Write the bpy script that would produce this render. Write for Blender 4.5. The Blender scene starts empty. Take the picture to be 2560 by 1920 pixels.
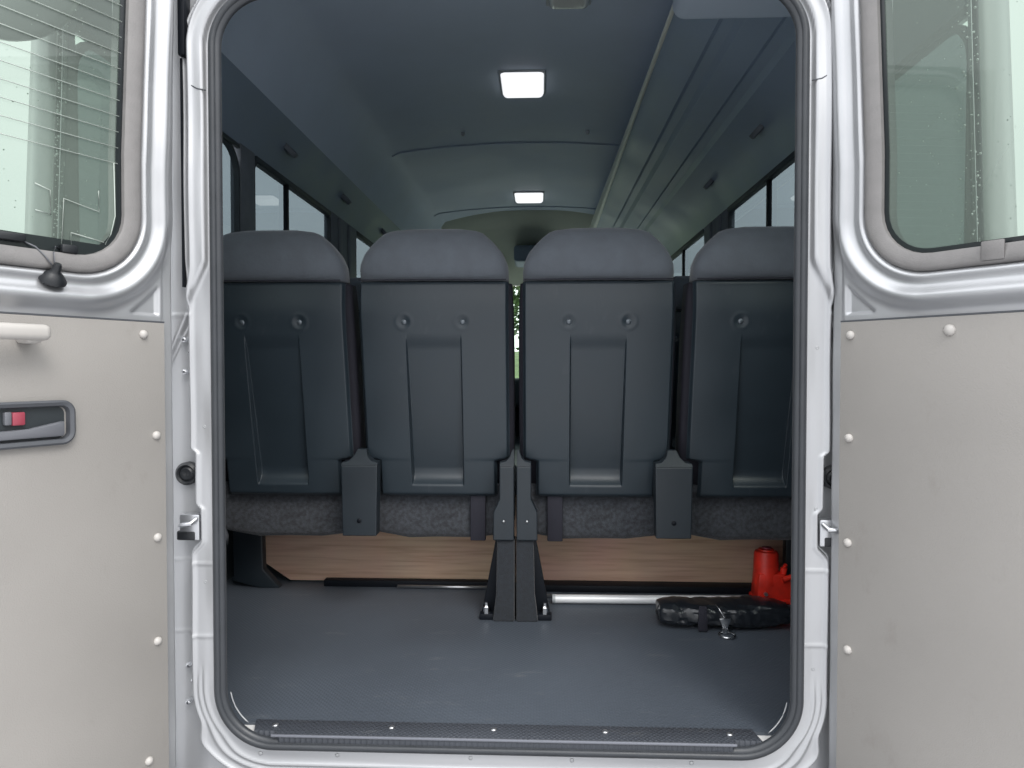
import bpy, bmesh, math, random
import numpy as np
from mathutils import Vector, Matrix
random.seed(7)
S = bpy.context.scene
COL = S.collection

# ------------------------------------------------------------------ camera, world, sun
YAW, PIT = math.atan(70/1750), math.atan(40/1750)
CAM = Vector((.063, 0, .655))
fw = Vector((-math.sin(YAW)*math.cos(PIT), math.cos(YAW)*math.cos(PIT), -math.sin(PIT)))
rt = Vector((math.cos(YAW), math.sin(YAW), 0)); up = rt.cross(fw)
cd = bpy.data.cameras.new('camera'); cam = bpy.data.objects.new('camera', cd); COL.objects.link(cam)
cam.matrix_world = Matrix(((rt.x, up.x, -fw.x, CAM.x), (rt.y, up.y, -fw.y, CAM.y), (rt.z, up.z, -fw.z, CAM.z), (0, 0, 0, 1)))
cd.sensor_width = 36; cd.lens = 24.61; cd.clip_start = .02; cd.clip_end = 2000
S.camera = cam

W = bpy.data.worlds.new('World'); S.world = W; W.use_nodes = True
wn, wl = W.node_tree.nodes, W.node_tree.links
bg = wn['Background']; bg.inputs['Strength'].default_value = .13
sky = wn.new('ShaderNodeTexSky'); sky.sky_type = 'NISHITA'; sky.sun_disc = False
sky.sun_elevation = math.radians(48); sky.sun_rotation = math.radians(150); sky.dust_density = 3
cl = wn.new('ShaderNodeMix'); cl.data_type = 'RGBA'; cl.inputs[0].default_value = .92
wtc = wn.new('ShaderNodeTexCoord'); wno = wn.new('ShaderNodeTexNoise'); wno.inputs['Scale'].default_value = 1.6; wno.inputs['Detail'].default_value = 4
wr = wn.new('ShaderNodeValToRGB')
wr.color_ramp.elements[0].position = .3; wr.color_ramp.elements[0].color = (8.6, 8.85, 9.2, 1)
wr.color_ramp.elements[1].position = .7; wr.color_ramp.elements[1].color = (12, 12.1, 12.2, 1)
wl.new(wtc.outputs['Generated'], wno.inputs['Vector']); wl.new(wno.outputs[0], wr.inputs[0])
wl.new(sky.outputs[0], cl.inputs[6]); wl.new(wr.outputs[0], cl.inputs[7])
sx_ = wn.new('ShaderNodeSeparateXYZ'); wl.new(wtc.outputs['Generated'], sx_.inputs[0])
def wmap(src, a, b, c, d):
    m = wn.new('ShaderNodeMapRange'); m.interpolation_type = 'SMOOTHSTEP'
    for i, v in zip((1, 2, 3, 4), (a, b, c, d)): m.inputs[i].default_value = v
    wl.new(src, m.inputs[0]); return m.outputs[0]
low = wmap(sx_.outputs['Z'], .10, .75, .48, 1.22)          # dimmed low behind the van, brighter overhead; added in place of unseen light-blocking surroundings
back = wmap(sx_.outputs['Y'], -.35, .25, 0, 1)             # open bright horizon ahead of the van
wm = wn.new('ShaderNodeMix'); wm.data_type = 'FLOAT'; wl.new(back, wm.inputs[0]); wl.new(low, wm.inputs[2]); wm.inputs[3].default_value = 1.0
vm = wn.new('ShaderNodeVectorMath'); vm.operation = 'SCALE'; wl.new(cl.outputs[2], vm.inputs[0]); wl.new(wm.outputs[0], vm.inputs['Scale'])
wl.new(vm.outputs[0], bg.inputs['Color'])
sd = bpy.data.lights.new('sun', 'SUN'); sun = bpy.data.objects.new('sun', sd); COL.objects.link(sun)
sd.energy = .9; sd.angle = math.radians(25); sd.color = (1, .97, .93)
sun.rotation_euler = (math.radians(42), 0, math.radians(30))
S.view_settings.view_transform = 'Standard'; S.view_settings.look = 'None'
S.view_settings.exposure = 0.95; S.view_settings.gamma = 1
S.cycles.max_bounces = 10; S.cycles.transparent_max_bounces = 24; S.cycles.diffuse_bounces = 6
S.cycles.use_denoising = True; S.cycles.caustics_reflective = False; S.cycles.caustics_refractive = False

# ------------------------------------------------------------------ materials
def mat(name, col, rough=.5, metal=0, coat=0, bump=None, var=None, spec=.5, emit=None, sheen=0, dust=None):
    """bump=(scale, strength, stretch); var=(scale, amount) mottles the colour"""
    m = bpy.data.materials.new(name); m.use_nodes = True
    n, l = m.node_tree.nodes, m.node_tree.links
    b = n['Principled BSDF']
    b.inputs['Base Color'].default_value = (*col, 1); b.inputs['Roughness'].default_value = rough
    b.inputs['Metallic'].default_value = metal; b.inputs['Coat Weight'].default_value = coat
    b.inputs['Coat Roughness'].default_value = .08; b.inputs['Specular IOR Level'].default_value = spec
    b.inputs['Sheen Weight'].default_value = sheen
    tc = n.new('ShaderNodeTexCoord')
    if var:
        t = n.new('ShaderNodeTexNoise'); t.inputs['Scale'].default_value = var[0]; t.inputs['Detail'].default_value = 6
        l.new(tc.outputs['Object'], t.inputs['Vector'])
        mx = n.new('ShaderNodeMix'); mx.data_type = 'RGBA'
        a = var[1]
        mx.inputs[6].default_value = (*[c*(1-a) for c in col], 1); mx.inputs[7].default_value = (*[min(1, c*(1+a)) for c in col], 1)
        r = n.new('ShaderNodeMapRange'); r.inputs[1].default_value = .3; r.inputs[2].default_value = .7
        l.new(t.outputs[0], r.inputs[0]); l.new(r.outputs[0], mx.inputs[0]); l.new(mx.outputs[2], b.inputs['Base Color'])
        r2 = n.new('ShaderNodeMapRange'); r2.inputs[1].default_value = .3; r2.inputs[2].default_value = .7
        r2.inputs[3].default_value = max(.02, rough-.06); r2.inputs[4].default_value = min(1, rough+.08)
        l.new(t.outputs[0], r2.inputs[0]); l.new(r2.outputs[0], b.inputs['Roughness'])
    if dust:
        src = b.inputs['Base Color'].links[0].from_socket if b.inputs['Base Color'].is_linked else None
        t = n.new('ShaderNodeTexNoise'); t.inputs['Scale'].default_value = dust[0]; t.inputs['Detail'].default_value = 8; t.inputs['Roughness'].default_value = .7
        mp = n.new('ShaderNodeMapping'); mp.inputs['Scale'].default_value = dust[2]; l.new(tc.outputs['Object'], mp.inputs[0]); l.new(mp.outputs[0], t.inputs['Vector'])
        r = n.new('ShaderNodeMapRange'); r.inputs[1].default_value = .60; r.inputs[2].default_value = .74; r.inputs[4].default_value = dust[1]
        mx = n.new('ShaderNodeMix'); mx.data_type = 'RGBA'
        if src: l.new(src, mx.inputs[6])
        else: mx.inputs[6].default_value = (*col, 1)
        mx.inputs[7].default_value = (*dust[3], 1)
        l.new(t.outputs[0], r.inputs[0]); l.new(r.outputs[0], mx.inputs[0]); l.new(mx.outputs[2], b.inputs['Base Color'])
    if bump:
        t = n.new('ShaderNodeTexNoise'); t.inputs['Scale'].default_value = bump[0]; t.inputs['Detail'].default_value = 3
        mp = n.new('ShaderNodeMapping'); mp.inputs['Scale'].default_value = bump[2] if len(bump) > 2 else (1, 1, 1)
        l.new(tc.outputs['Object'], mp.inputs['Vector']); l.new(mp.outputs[0], t.inputs['Vector'])
        bp = n.new('ShaderNodeBump'); bp.inputs['Strength'].default_value = bump[1]; bp.inputs['Distance'].default_value = .002
        l.new(t.outputs[0], bp.inputs['Height']); l.new(bp.outputs[0], b.inputs['Normal'])
    if emit:
        b.inputs['Emission Color'].default_value = (*emit[:3], 1); b.inputs['Emission Strength'].default_value = emit[3]
    return m

def glass(name, tint, rough=.0, body=None):
    """thin pane: tinted transmission plus mirror reflection by Fresnel"""
    m = bpy.data.materials.new(name); m.use_nodes = True
    n, l = m.node_tree.nodes, m.node_tree.links; n.clear()
    o = n.new('ShaderNodeOutputMaterial'); tr = n.new('ShaderNodeBsdfTransparent'); gl = n.new('ShaderNodeBsdfGlossy')
    tr.inputs[0].default_value = (*tint, 1); gl.inputs['Roughness'].default_value = rough
    gl.inputs[0].default_value = (.9, .95, .92, 1)
    fr = n.new('ShaderNodeFresnel'); ge = n.new('ShaderNodeNewGeometry'); mr = n.new('ShaderNodeMapRange')
    mr.inputs[3].default_value = 1.5; mr.inputs[4].default_value = 1/1.5      # same reflectance from either face of the thin pane
    l.new(ge.outputs['Backfacing'], mr.inputs[0]); l.new(mr.outputs[0], fr.inputs[0])
    mx = n.new('ShaderNodeMixShader')
    l.new(fr.outputs[0], mx.inputs[0]); l.new(tr.outputs[0], mx.inputs[1]); l.new(gl.outputs[0], mx.inputs[2])
    src = mx
    if body:
        df = n.new('ShaderNodeBsdfDiffuse'); df.inputs[0].default_value = (*body[:3], 1)
        m2 = n.new('ShaderNodeMixShader'); m2.inputs[0].default_value = body[3]
        l.new(mx.outputs[0], m2.inputs[1]); l.new(df.outputs[0], m2.inputs[2]); src = m2
    l.new(src.outputs[0], o.inputs[0])
    return m

M = {}
M['paint'] = mat('silver_paint', (.45, .458, .472), .38, .58, .4, var=(9, .03))
M['paint_body'] = mat('silver_body_paint', (.60, .61, .62), .35, .25, .6)
M['paint_flat'] = mat('silver_paint_inner', (.40, .41, .42), .38, .45, .2, var=(6, .06))
M['card'] = mat('grey_beige_door_card', (.305, .290, .272), .55, var=(3, .06), bump=(500, .25), dust=(14, .35, (1, 1, .5), (.22, .20, .18)))
M['rivet'] = mat('grey_beige_clip_plastic', (.47, .45, .425), .42)
M['trim'] = mat('window_rubber_grey', (.20, .193, .19), .5, bump=(500, .25), var=(40, .08))
M['frit'] = mat('black_glass_border', (.012, .016, .018), .25)
M['seal'] = mat('door_seal_rubber', (.030, .034, .040), .42, bump=(400, .15), var=(20, .12), sheen=.1)
M['rubber'] = mat('black_rubber', (.012, .014, .017), .45, bump=(300, .1))
M['plastic'] = mat('seat_shell_plastic', (.025, .036, .046), .36, dust=(18, .25, (1, 1, .35), (.09, .10, .11)), bump=(1400, .10), var=(5, .10))
M['plastic2'] = mat('seat_bracket_plastic', (.014, .021, .028), .42, bump=(900, .12), var=(9, .1))
M['fabric'] = mat('headrest_vinyl_fabric', (.112, .128, .150), .8, bump=(160, .35), var=(30, .10), sheen=.3)
M['cushion'] = mat('cushion_carpet_fabric', (.040, .044, .052), .95, bump=(260, 1.0), var=(110, .5), sheen=.3)
M['strap'] = mat('woven_strap', (.018, .018, .028), .8, bump=(800, .4))
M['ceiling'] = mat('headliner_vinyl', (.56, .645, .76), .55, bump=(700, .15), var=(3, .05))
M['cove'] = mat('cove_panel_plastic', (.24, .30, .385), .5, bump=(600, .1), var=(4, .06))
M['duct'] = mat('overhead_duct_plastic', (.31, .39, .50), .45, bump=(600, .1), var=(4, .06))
M['edge_sheen'] = mat('painted_duct_edge_sheen', (.85, .88, .76), .38)  # pale colour stands in for light caught by the duct edge
M['wall'] = mat('side_wall_vinyl', (.045, .055, .065), .7, bump=(500, .2), var=(6, .12))
M['pillar'] = mat('window_pillar_trim', (.19, .21, .235), .6, var=(15, .15), bump=(300, .2))
M['black'] = mat('black_satin', (.004, .006, .010), .6, spec=.25)
M['chrome'] = mat('bright_metal', (.75, .76, .78), .22, 1, bump=(200, .08))
M['rodmetal'] = mat('white_enamelled_tube', (.86, .87, .88), .3, .1, .5)
M['screw'] = mat('zinc_screw', (.55, .56, .58), .3, .9)
M['lens_on'] = mat('lit_lamp_lens', (.9, .9, .9), .4, emit=(.97, .98, 1, .52), bump=(70, .6, (1, .2, 1)))
M['lens_off'] = mat('clear_lamp_lens', (.72, .74, .70), .18, coat=.8, bump=(60, .8, (1, .25, 1)))
M['lamprim'] = mat('lamp_housing', (.45, .48, .50), .4)
M['red'] = mat('red_enamel', (.70, .026, .012), .48, 0, .1, var=(25, .25))
M['redtab'] = mat('red_lock_tab', (.30, .05, .075), .4)
M['bezel'] = mat('dark_grey_bezel', (.075, .08, .09), .42, bump=(700, .1))
M['bezelin'] = mat('handle_recess_black', (.02, .026, .03), .5)
M['lever'] = mat('grey_lever', (.13, .135, .15), .36)
M['bag'] = mat('glossy_black_sheet', (.012, .015, .020), .36, 0, .25)
M['line'] = mat('heater_line', (.45, .50, .46), .5)
M['ground'] = mat('wet_concrete', (.42, .42, .43), .4, var=(1.5, .25), bump=(120, .6))
M['bark'] = mat('tree_bark', (.09, .07, .05), .9, bump=(30, .6))
M['leaf'] = mat('tree_leaves', (.06, .115, .03), .6, var=(3, .4))
M['grass'] = mat('grass_bank', (.11, .15, .07), .9, var=(2, .35), bump=(20, .6))
M['mirror'] = mat('mirror_back_plastic', (.035, .04, .042), .3, 0, .3)
M['door_glass'] = glass('door_glass_green', (.27, .32, .28), body=(.55, .66, .58, .15))
M['corner_glass'] = glass('corner_glass_green', (.80, .88, .83), body=(.45, .52, .5, .05))
M['side_glass'] = glass('side_glass_privacy', (.105, .13, .140), body=(.4, .5, .5, .02))
M['wind_glass'] = glass('windscreen_glass', (.85, .92, .86))
M['drop'] = mat('water_drop', (.8, .85, .83), .05, 0, 1)

# wood: streaky plywood
def wood():
    m = mat('plywood', (.42, .29, .2), .6)
    n, l = m.node_tree.nodes, m.node_tree.links; b = n['Principled BSDF']
    tc = n.new('ShaderNodeTexCoord'); mp = n.new('ShaderNodeMapping'); mp.inputs['Scale'].default_value = (3, 30, 60)
    t = n.new('ShaderNodeTexNoise'); t.inputs['Scale'].default_value = 1.6; t.inputs['Detail'].default_value = 9; t.inputs['Distortion'].default_value = .25
    r = n.new('ShaderNodeValToRGB'); e = r.color_ramp.elements
    e[0].position = .3; e[0].color = (.68, .43, .30, 1); e[1].position = .72; e[1].color = (.92, .66, .49, 1)
    x = e.new(.5); x.color = (.84, .58, .42, 1)
    t2 = n.new('ShaderNodeTexNoise'); t2.inputs['Scale'].default_value = 5; t2.inputs['Detail'].default_value = 3
    mx = n.new('ShaderNodeMix'); mx.data_type = 'RGBA'; mx.blend_type = 'MULTIPLY'; mx.inputs[0].default_value = .5
    l.new(tc.outputs['Object'], mp.inputs[0]); l.new(mp.outputs[0], t.inputs[0]); l.new(t.outputs[0], r.inputs[0])
    l.new(tc.outputs['Object'], t2.inputs[0]); l.new(r.outputs[0], mx.inputs[6]); l.new(t2.outputs[1], mx.inputs[7])
    mx.inputs[0].default_value = .25
    l.new(mx.outputs[2], b.inputs['Base Color'])
    bp = n.new('ShaderNodeBump'); bp.inputs['Strength'].default_value = .15; bp.inputs['Distance'].default_value = .001
    l.new(t.outputs[0], bp.inputs['Height']); l.new(bp.outputs[0], b.inputs['Normal'])
    return m
M['wood'] = wood()

# floor: fine diagonal emboss, faint scuffs
def embossed(name, col, rough, scale, strength, dist):
    m = mat(name, col, rough, var=(2.5, .12), dust=(9, .30, (1, 3.5, 1), (.22, .22, .21)))
    n, l = m.node_tree.nodes, m.node_tree.links; b = n['Principled BSDF']
    tc = n.new('ShaderNodeTexCoord'); hs = []
    for a in (45, -45):
        mp = n.new('ShaderNodeMapping'); mp.inputs['Rotation'].default_value = (0, 0, math.radians(a))
        w = n.new('ShaderNodeTexWave'); w.inputs['Scale'].default_value = scale; w.inputs['Distortion'].default_value = .4
        l.new(tc.outputs['Object'], mp.inputs[0]); l.new(mp.outputs[0], w.inputs[0]); hs.append(w)
    ad = n.new('ShaderNodeMath'); ad.operation = 'MULTIPLY'; l.new(hs[0].outputs[1], ad.inputs[0]); l.new(hs[1].outputs[1], ad.inputs[1])
    bp = n.new('ShaderNodeBump'); bp.inputs['Strength'].default_value = strength; bp.inputs['Distance'].default_value = dist
    l.new(ad.outputs[0], bp.inputs['Height']); l.new(bp.outputs[0], b.inputs['Normal'])
    return m
M['floor'] = embossed('floor_vinyl', (.074, .088, .108), .50, 40, .6, .0008)
M['sill'] = embossed('sill_plate_metal', (.052, .058, .07), .45, 45, .9, .0012)

# ------------------------------------------------------------------ helpers
def empty(name, loc, **tags):
    o = bpy.data.objects.new(name, None); COL.objects.link(o); o.location = loc; o.empty_display_size = .05
    for k, v in tags.items(): o[k] = v
    return o
def wloc(o):
    v = Vector(o.location)
    while o.parent: o = o.parent; v = v + Vector(o.location)
    return v
def link(name, me, m, parent=None, smooth=True, autosmooth=None, **tags):
    """me in world coordinates (relative to the parent's origin it is shifted back)"""
    if isinstance(me, bmesh.types.BMesh):
        bm = me; me = bpy.data.meshes.new(name)
        bmesh.ops.recalc_face_normals(bm, faces=bm.faces); bm.to_mesh(me); bm.free()
    me.materials.clear(); me.materials.append(m)
    o = bpy.data.objects.new(name, me); COL.objects.link(o)
    me.polygons.foreach_set('use_smooth', [smooth]*len(me.polygons))
    if smooth and autosmooth is not None:
        me.set_sharp_from_angle(angle=math.radians(autosmooth))
    if parent is not None:
        o.parent = parent; me.transform(Matrix.Translation(-wloc(parent)))
    for k, v in tags.items(): o[k] = v
    return o
def xf(bm, fn):
    for v in bm.verts: v.co = Vector(fn(v.co))
    return bm
def box(x0, x1, y0, y1, z0, z1, bev=0, seg=2, bm=None):
    b = bmesh.new()
    vs = [b.verts.new((x, y, z)) for x in (x0, x1) for y in (y0, y1) for z in (z0, z1)]
    for f in ((0, 1, 3, 2), (4, 6, 7, 5), (0, 4, 5, 1), (2, 3, 7, 6), (0, 2, 6, 4), (1, 5, 7, 3)): b.faces.new([vs[i] for i in f])
    bmesh.ops.recalc_face_normals(b, faces=b.faces)
    if bev: bmesh.ops.bevel(b, geom=b.edges[:], offset=bev, segments=seg, affect='EDGES', profile=.5)
    return merge(bm, b)
def merge(bm, b):
    if bm is None: return b
    me = bpy.data.meshes.new('t'); b.to_mesh(me); b.free(); bm.from_mesh(me); bpy.data.meshes.remove(me); return bm
def tube(pts, r, n=12, bm=None, cap=True):
    b = bmesh.new(); pts = [Vector(p) for p in pts]; rings = []
    rs = r if isinstance(r, (list, tuple)) else [r]*len(pts)
    for i, p in enumerate(pts):
        t = (pts[min(i+1, len(pts)-1)] - pts[max(i-1, 0)]).normalized()
        a = Vector((0, 0, 1)) if abs(t.z) < .9 else Vector((0, 1, 0))
        x = t.cross(a).normalized(); y = t.cross(x)
        rings.append([b.verts.new(p + (x*math.cos(k*2*math.pi/n) + y*math.sin(k*2*math.pi/n))*rs[i]) for k in range(n)])
    for A, B in zip(rings, rings[1:]):
        for k in range(n): b.faces.new((A[k], A[(k+1) % n], B[(k+1) % n], B[k]))
    if cap: b.faces.new(rings[0][::-1]); b.faces.new(rings[-1])
    return merge(bm, b)
def lathe(prof, c, axis='z', n=24, bm=None):
    """prof: (radius, height) list, about an axis through c"""
    b = bmesh.new(); rings = []
    for r, h in prof:
        ring = []
        for k in range(n):
            a = 2*math.pi*k/n; u, v = r*math.cos(a), r*math.sin(a)
            p = {'z': (u, v, h), 'y': (u, h, v), 'x': (h, u, v)}[axis]
            ring.append(b.verts.new(Vector(p)+Vector(c)))
        rings.append(ring)
    for A, B in zip(rings, rings[1:]):
        for k in range(n): b.faces.new((A[k], A[(k+1) % n], B[(k+1) % n], B[k]))
    b.faces.new(rings[0][::-1]); b.faces.new(rings[-1])
    return merge(bm, b)
def plate(poly, y0, y1, bev=.002, bm=None, axis='y'):
    """2D outline (x,z) extruded along y, bevelled"""
    b = bmesh.new()
    mk = {'y': lambda p, d: (p[0], d, p[1]), 'z': lambda p, d: (p[0], p[1], d), 'x': lambda p, d: (d, p[0], p[1])}[axis]
    A = [b.verts.new(mk(p, y0)) for p in poly]; B = [b.verts.new(mk(p, y1)) for p in poly]; n = len(poly)
    b.faces.new(A); b.faces.new(B[::-1])
    for k in range(n): b.faces.new((A[k], B[k], B[(k+1) % n], A[(k+1) % n]))
    bmesh.ops.recalc_face_normals(b, faces=b.faces)
    if bev: bmesh.ops.bevel(b, geom=b.edges[:], offset=bev, segments=2, affect='EDGES', profile=.5)
    return merge(bm, b)
def rr(x0, x1, z0, z1, r, n=10):
    """rounded rectangle outline with outward normals"""
    P = []
    for cx, cz, a0 in ((x1-r, z1-r, 0), (x0+r, z1-r, 90), (x0+r, z0+r, 180), (x1-r, z0+r, 270)):
        for k in range(n+1):
            a = math.radians(a0+90*k/n); P.append((cx+r*math.cos(a), cz+r*math.sin(a), math.cos(a), math.sin(a)))
    out = []
    for i, p in enumerate(P):      # subdivide the straights a little
        q = P[(i+1) % len(P)]; out.append(p)
        L = math.hypot(q[0]-p[0], q[1]-p[1])
        if L > .1:
            for k in range(1, 6):
                t = k/6; out.append((p[0]*(1-t)+q[0]*t, p[1]*(1-t)+q[1]*t, p[2], p[3]))
    return out
def ring(loop, prof, fn=lambda x, y, z: (x, y, z), closed=True, bm=None):
    """sweep prof (outward offset, y) round the loop; fn maps to the world"""
    b = bmesh.new(); R = []
    for o, y in prof: R.append([b.verts.new(fn(p[0]+p[2]*o, y, p[1]+p[3]*o)) for p in loop])
    n = len(loop); m = len(prof)
    for i in range(m if closed else m-1):
        A, B = R[i], R[(i+1) % m]
        for k in range(n): b.faces.new((A[k], A[(k+1) % n], B[(k+1) % n], B[k]))
    return merge(bm, b)
def sdrr(x, z, x0, x1, z0, z1, r):
    cx, cz = (x0+x1)/2, (z0+z1)/2
    qx = np.abs(x-cx)-(x1-x0)/2+r; qz = np.abs(z-cz)-(z1-z0)/2+r
    return np.hypot(np.maximum(qx, 0), np.maximum(qz, 0))+np.minimum(np.maximum(qx, qz), 0)-r
def ss(a, b, x):
    t = np.clip((x-a)/(b-a), 0, 1); return t*t*(3-2*t)
def smoothcurve(pts, sig=.0025):
    xs = np.arange(-.02, .6, .0005); ys = np.interp(xs, [p[0] for p in pts], [p[1] for p in pts])
    k = np.exp(-.5*(np.arange(-20, 21)*.0005/sig)**2); k /= k.sum()
    ys = np.convolve(np.pad(ys, 20, 'edge'), k, 'valid')
    return lambda d: np.interp(d, xs, ys)
def grid(xs, zs, f, keep=None):
    """height field: returns (verts, faces) of points f(x,z)->(X,Y,Z arrays); keep masks vertices"""
    X, Z = np.meshgrid(xs, zs, indexing='ij'); P = np.stack(f(X, Z), -1).reshape(-1, 3)
    nx, nz = len(xs), len(zs)
    I = np.arange(nx*nz).reshape(nx, nz)
    F = np.stack([I[:-1, :-1], I[1:, :-1], I[1:, 1:], I[:-1, 1:]], -1).reshape(-1, 4)
    if keep is not None:
        kp = keep(X, Z).reshape(-1); F = F[kp[F].any(1)]
        used = np.unique(F); mp = -np.ones(nx*nz, int); mp[used] = np.arange(len(used)); P = P[used]; F = mp[F]
    me = bpy.data.meshes.new('g'); me.from_pydata(P.tolist(), [], F.tolist()); me.update()
    return me
def fill_loop(loop, fn):
    b = bmesh.new(); b.faces.new([b.verts.new(fn(p[0], 0, p[1])) for p in loop]); return b

# ------------------------------------------------------------------ setting
g = bmesh.new()
vs = [g.verts.new(p) for p in ((-400, -400, -.70), (400, -400, -.70), (400, 400, -.70), (-400, 400, -.70))]; g.faces.new(vs)
link('ground', g, M['ground'], kind='structure')
# grass bank ahead and to the right
gx = np.linspace(-40, 60, 60); gy = np.linspace(14, 60, 30)
me = grid(gx, gy, lambda x, y: (x, y, -.75+2.2*ss(14, 30, y)+.25*np.sin(x*.4)*ss(14, 22, y)))
link('grass_bank', me, M['grass'], kind='structure')

# ------------------------------------------------------------------ the van
VAN = empty('van', (0, 3.9, -.70), label='silver minibus with both rear doors swung open on its dark cabin', category='van')
YB = 1.228      # plane of the rear opening flange
OX, OZ0, OZ1, OR = .5205, -.029, 1.325, .108

# rear body frame: pressed sheet metal round the opening
def body_y(x, z):
    d = sdrr(x, z, -OX, OX, OZ0, OZ1, OR); side = np.abs(x) > .40
    zz = z
    b = .040-.010*ss(.512, .500, zz)-.009*ss(.412, .400, zz)+.019*ss(.345, .318, zz)
    b = b-.006*ss(.78, .84, zz)
    b = np.where(z < .02, .040+.02*ss(.02, -.03, z), b)
    y = np.full_like(x, YB)
    # raised bead at the edge of the flange then the step down into the hinge channel
    y = y-.0045*np.exp(-((d-b)/.0035)**2)
    y = y+.026*ss(b+.002, b+.012, d)
    # upper part of the jamb stands proud; its lower end runs down in a slanting crease
    cr = z-(.86-(np.abs(x)-.52)*2.1)
    y = y-.010*ss(-.012, .012, cr)*ss(.006, .012, d)*(d < .2)
    # channel line beside the weather strip, upper part
    y = y-.012*np.exp(-((d-.052)/.004)**2)*ss(.78, .86, z)
    # cross beads
    for zc in (.303, .172): y = y-.0022*np.exp(-((z-zc-(np.abs(x)-.54)*.0)/.0028)**2)
    y = y-.0018*np.exp(-((z-.75)/.003)**2)*(d > b)
    # concentric beads round the two lower corners
    lo = ss(.13, .06, z)
    y = y-.0035*lo*np.exp(-((d-.020-.01*ss(.0, -.05, z))/.0028)**2)-.0035*lo*np.exp(-((d-.030-.012*ss(.02, -.05, z))/.003)**2)
    # soft panel dents
    y = y+.0012*np.sin(z*23+x*9)*ss(.003, .02, d)
    return x, y, z
xs = np.arange(-.640, .6401, .003); zs = np.arange(-.20, 1.46, .003)
me = grid(xs, zs, body_y, keep=lambda x, z: sdrr(x, z, -OX, OX, OZ0, OZ1, OR) > -.012)
BODY = link('rear_frame', me, M['paint'], VAN)
# return flange turned into the cabin, with a thin bright edge inside the seal
loop = rr(-OX, OX, OZ0, OZ1, OR, 16)
rf = ring(loop, [(-.012, YB), (-.0155, YB+.004), (.012, YB+.045), (.016, YB+.045), (-.006, YB+.002)])
link('return_flange', rf, M['paint'], VAN, autosmooth=50)
sl = ring(loop, [(0, YB-.001), (-.0005, YB-.010), (-.004, YB-.0155), (-.009, YB-.0175), (-.013, YB-.0165), (-.0145, YB-.0125), (-.0165, YB-.0125), (-.021, YB-.009), (-.0225, YB-.004), (-.0190, YB+.000), (-.0125, YB+.0005)])
link('door_seal', sl, M['seal'], VAN, autosmooth=60)

for sx in (-1, 1):     # bare metal edge showing inside the seal at the lower corners
    pts = []
    for k in range(13):
        a = math.radians(188+44*k/12); cx, cz, r_ = -(OX-OR), OZ0+OR, OR-.0215
        pts.append((-sx*(cx+r_*math.cos(a)), YB+.010, cz+r_*math.sin(a)))
    link('flange_edge', tube(pts, [.0004]+[.0013]*11+[.0004], 8), mat('bright_flange_edge', (.45, .46, .47), .35, .4), BODY)
# jamb fittings (left x<0, right x>0)
def knob(c, r, h, n=12): return lathe([(r*.98, .006), (r, -h*.3), (r*.85, -h*.8), (r*.45, -h), (.0004, -h)], c, 'y', n)
for sgn, pts in ((-1, [(.5795, .706), (.5690, .683), (.5795, .648), (.578, .112), (.569, .084), (.5795, .044)]), (1, [(.5655, .683), (.5655, .07)])):
    for x, z in pts:
        s_ = link('hinge_bolt', knob((sgn*x, YB+.020, z), .0055, .009, 6), M['chrome'], BODY, smooth=False)
for sgn in (-1, 1):
    link('rubber_stop', lathe([(.021, .012), (.021, -.006), (.0165, -.010), (.0135, -.006), (.010, -.009), (.004, -.009), (.0004, -.006)], (sgn*.578, YB+.020, .463), 'y', 28), M['rubber'], BODY, autosmooth=40)
    b = box(*sorted((sgn*.548, sgn*.585)), YB-.001, YB+.02, .345, .392, .003)
    b = tube([(sgn*.552, YB-.004, .385), (sgn*.557, YB-.014, .378), (sgn*.572, YB-.016, .376), (sgn*.580, YB-.004, .372)], .0045, 10, b)
    link('striker', b, M['screw'], BODY, autosmooth=40)
    b = box(*sorted((sgn*.555, sgn*.590)), YB-.002, YB+.012, .345, .362, .003)
    link('striker_guard', b, M['rubber'], BODY)
    # weather strip in the channel at the top
    zb = 1.207 if sgn < 0 else 1.225
    link('weather_strip', box(*sorted((sgn*.563, sgn*.5765)), YB-.006, YB+.02, zb, 1.45, .003), M['black'], BODY, autosmooth=40)
    link('panel_gap', box(*sorted((sgn*.573, sgn*.5765)), YB+.003, YB+.0125, .80, zb-.002, 0), M['black'], BODY, smooth=False)
    link('sealant_seam', tube([(sgn*.524, YB-.0095, 1.143), (sgn*.54, YB-.0100, 1.146), (sgn*.5575, YB-.0085, 1.156)], .0013, 8), M['bezel'], BODY)
# small plugs along the bottom flange
for x in (-.44, -.30, -.06, .12, .33):
    link('flange_plug', knob((x, YB+.0015, -.040), .0042, .003, 10), M['paint_flat'], BODY)

for sgn in (-1, 1):
    for k in range(14):
        ctr = Vector((sgn*(.5395+.002*math.sin(k*5)), YB+.0008, .13+k*.07))
        if k == 0:
            first = link('spot_weld', lathe([(.0032, .0004), (.0030, -.0004), (.0018, .0002), (.0004, .0002)], ctr, 'y', 10), M['paint_flat'], BODY); c0_ = ctr
        else:
            o = first.copy(); COL.objects.link(o); o.parent = BODY; o.location = ctr-c0_
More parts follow.
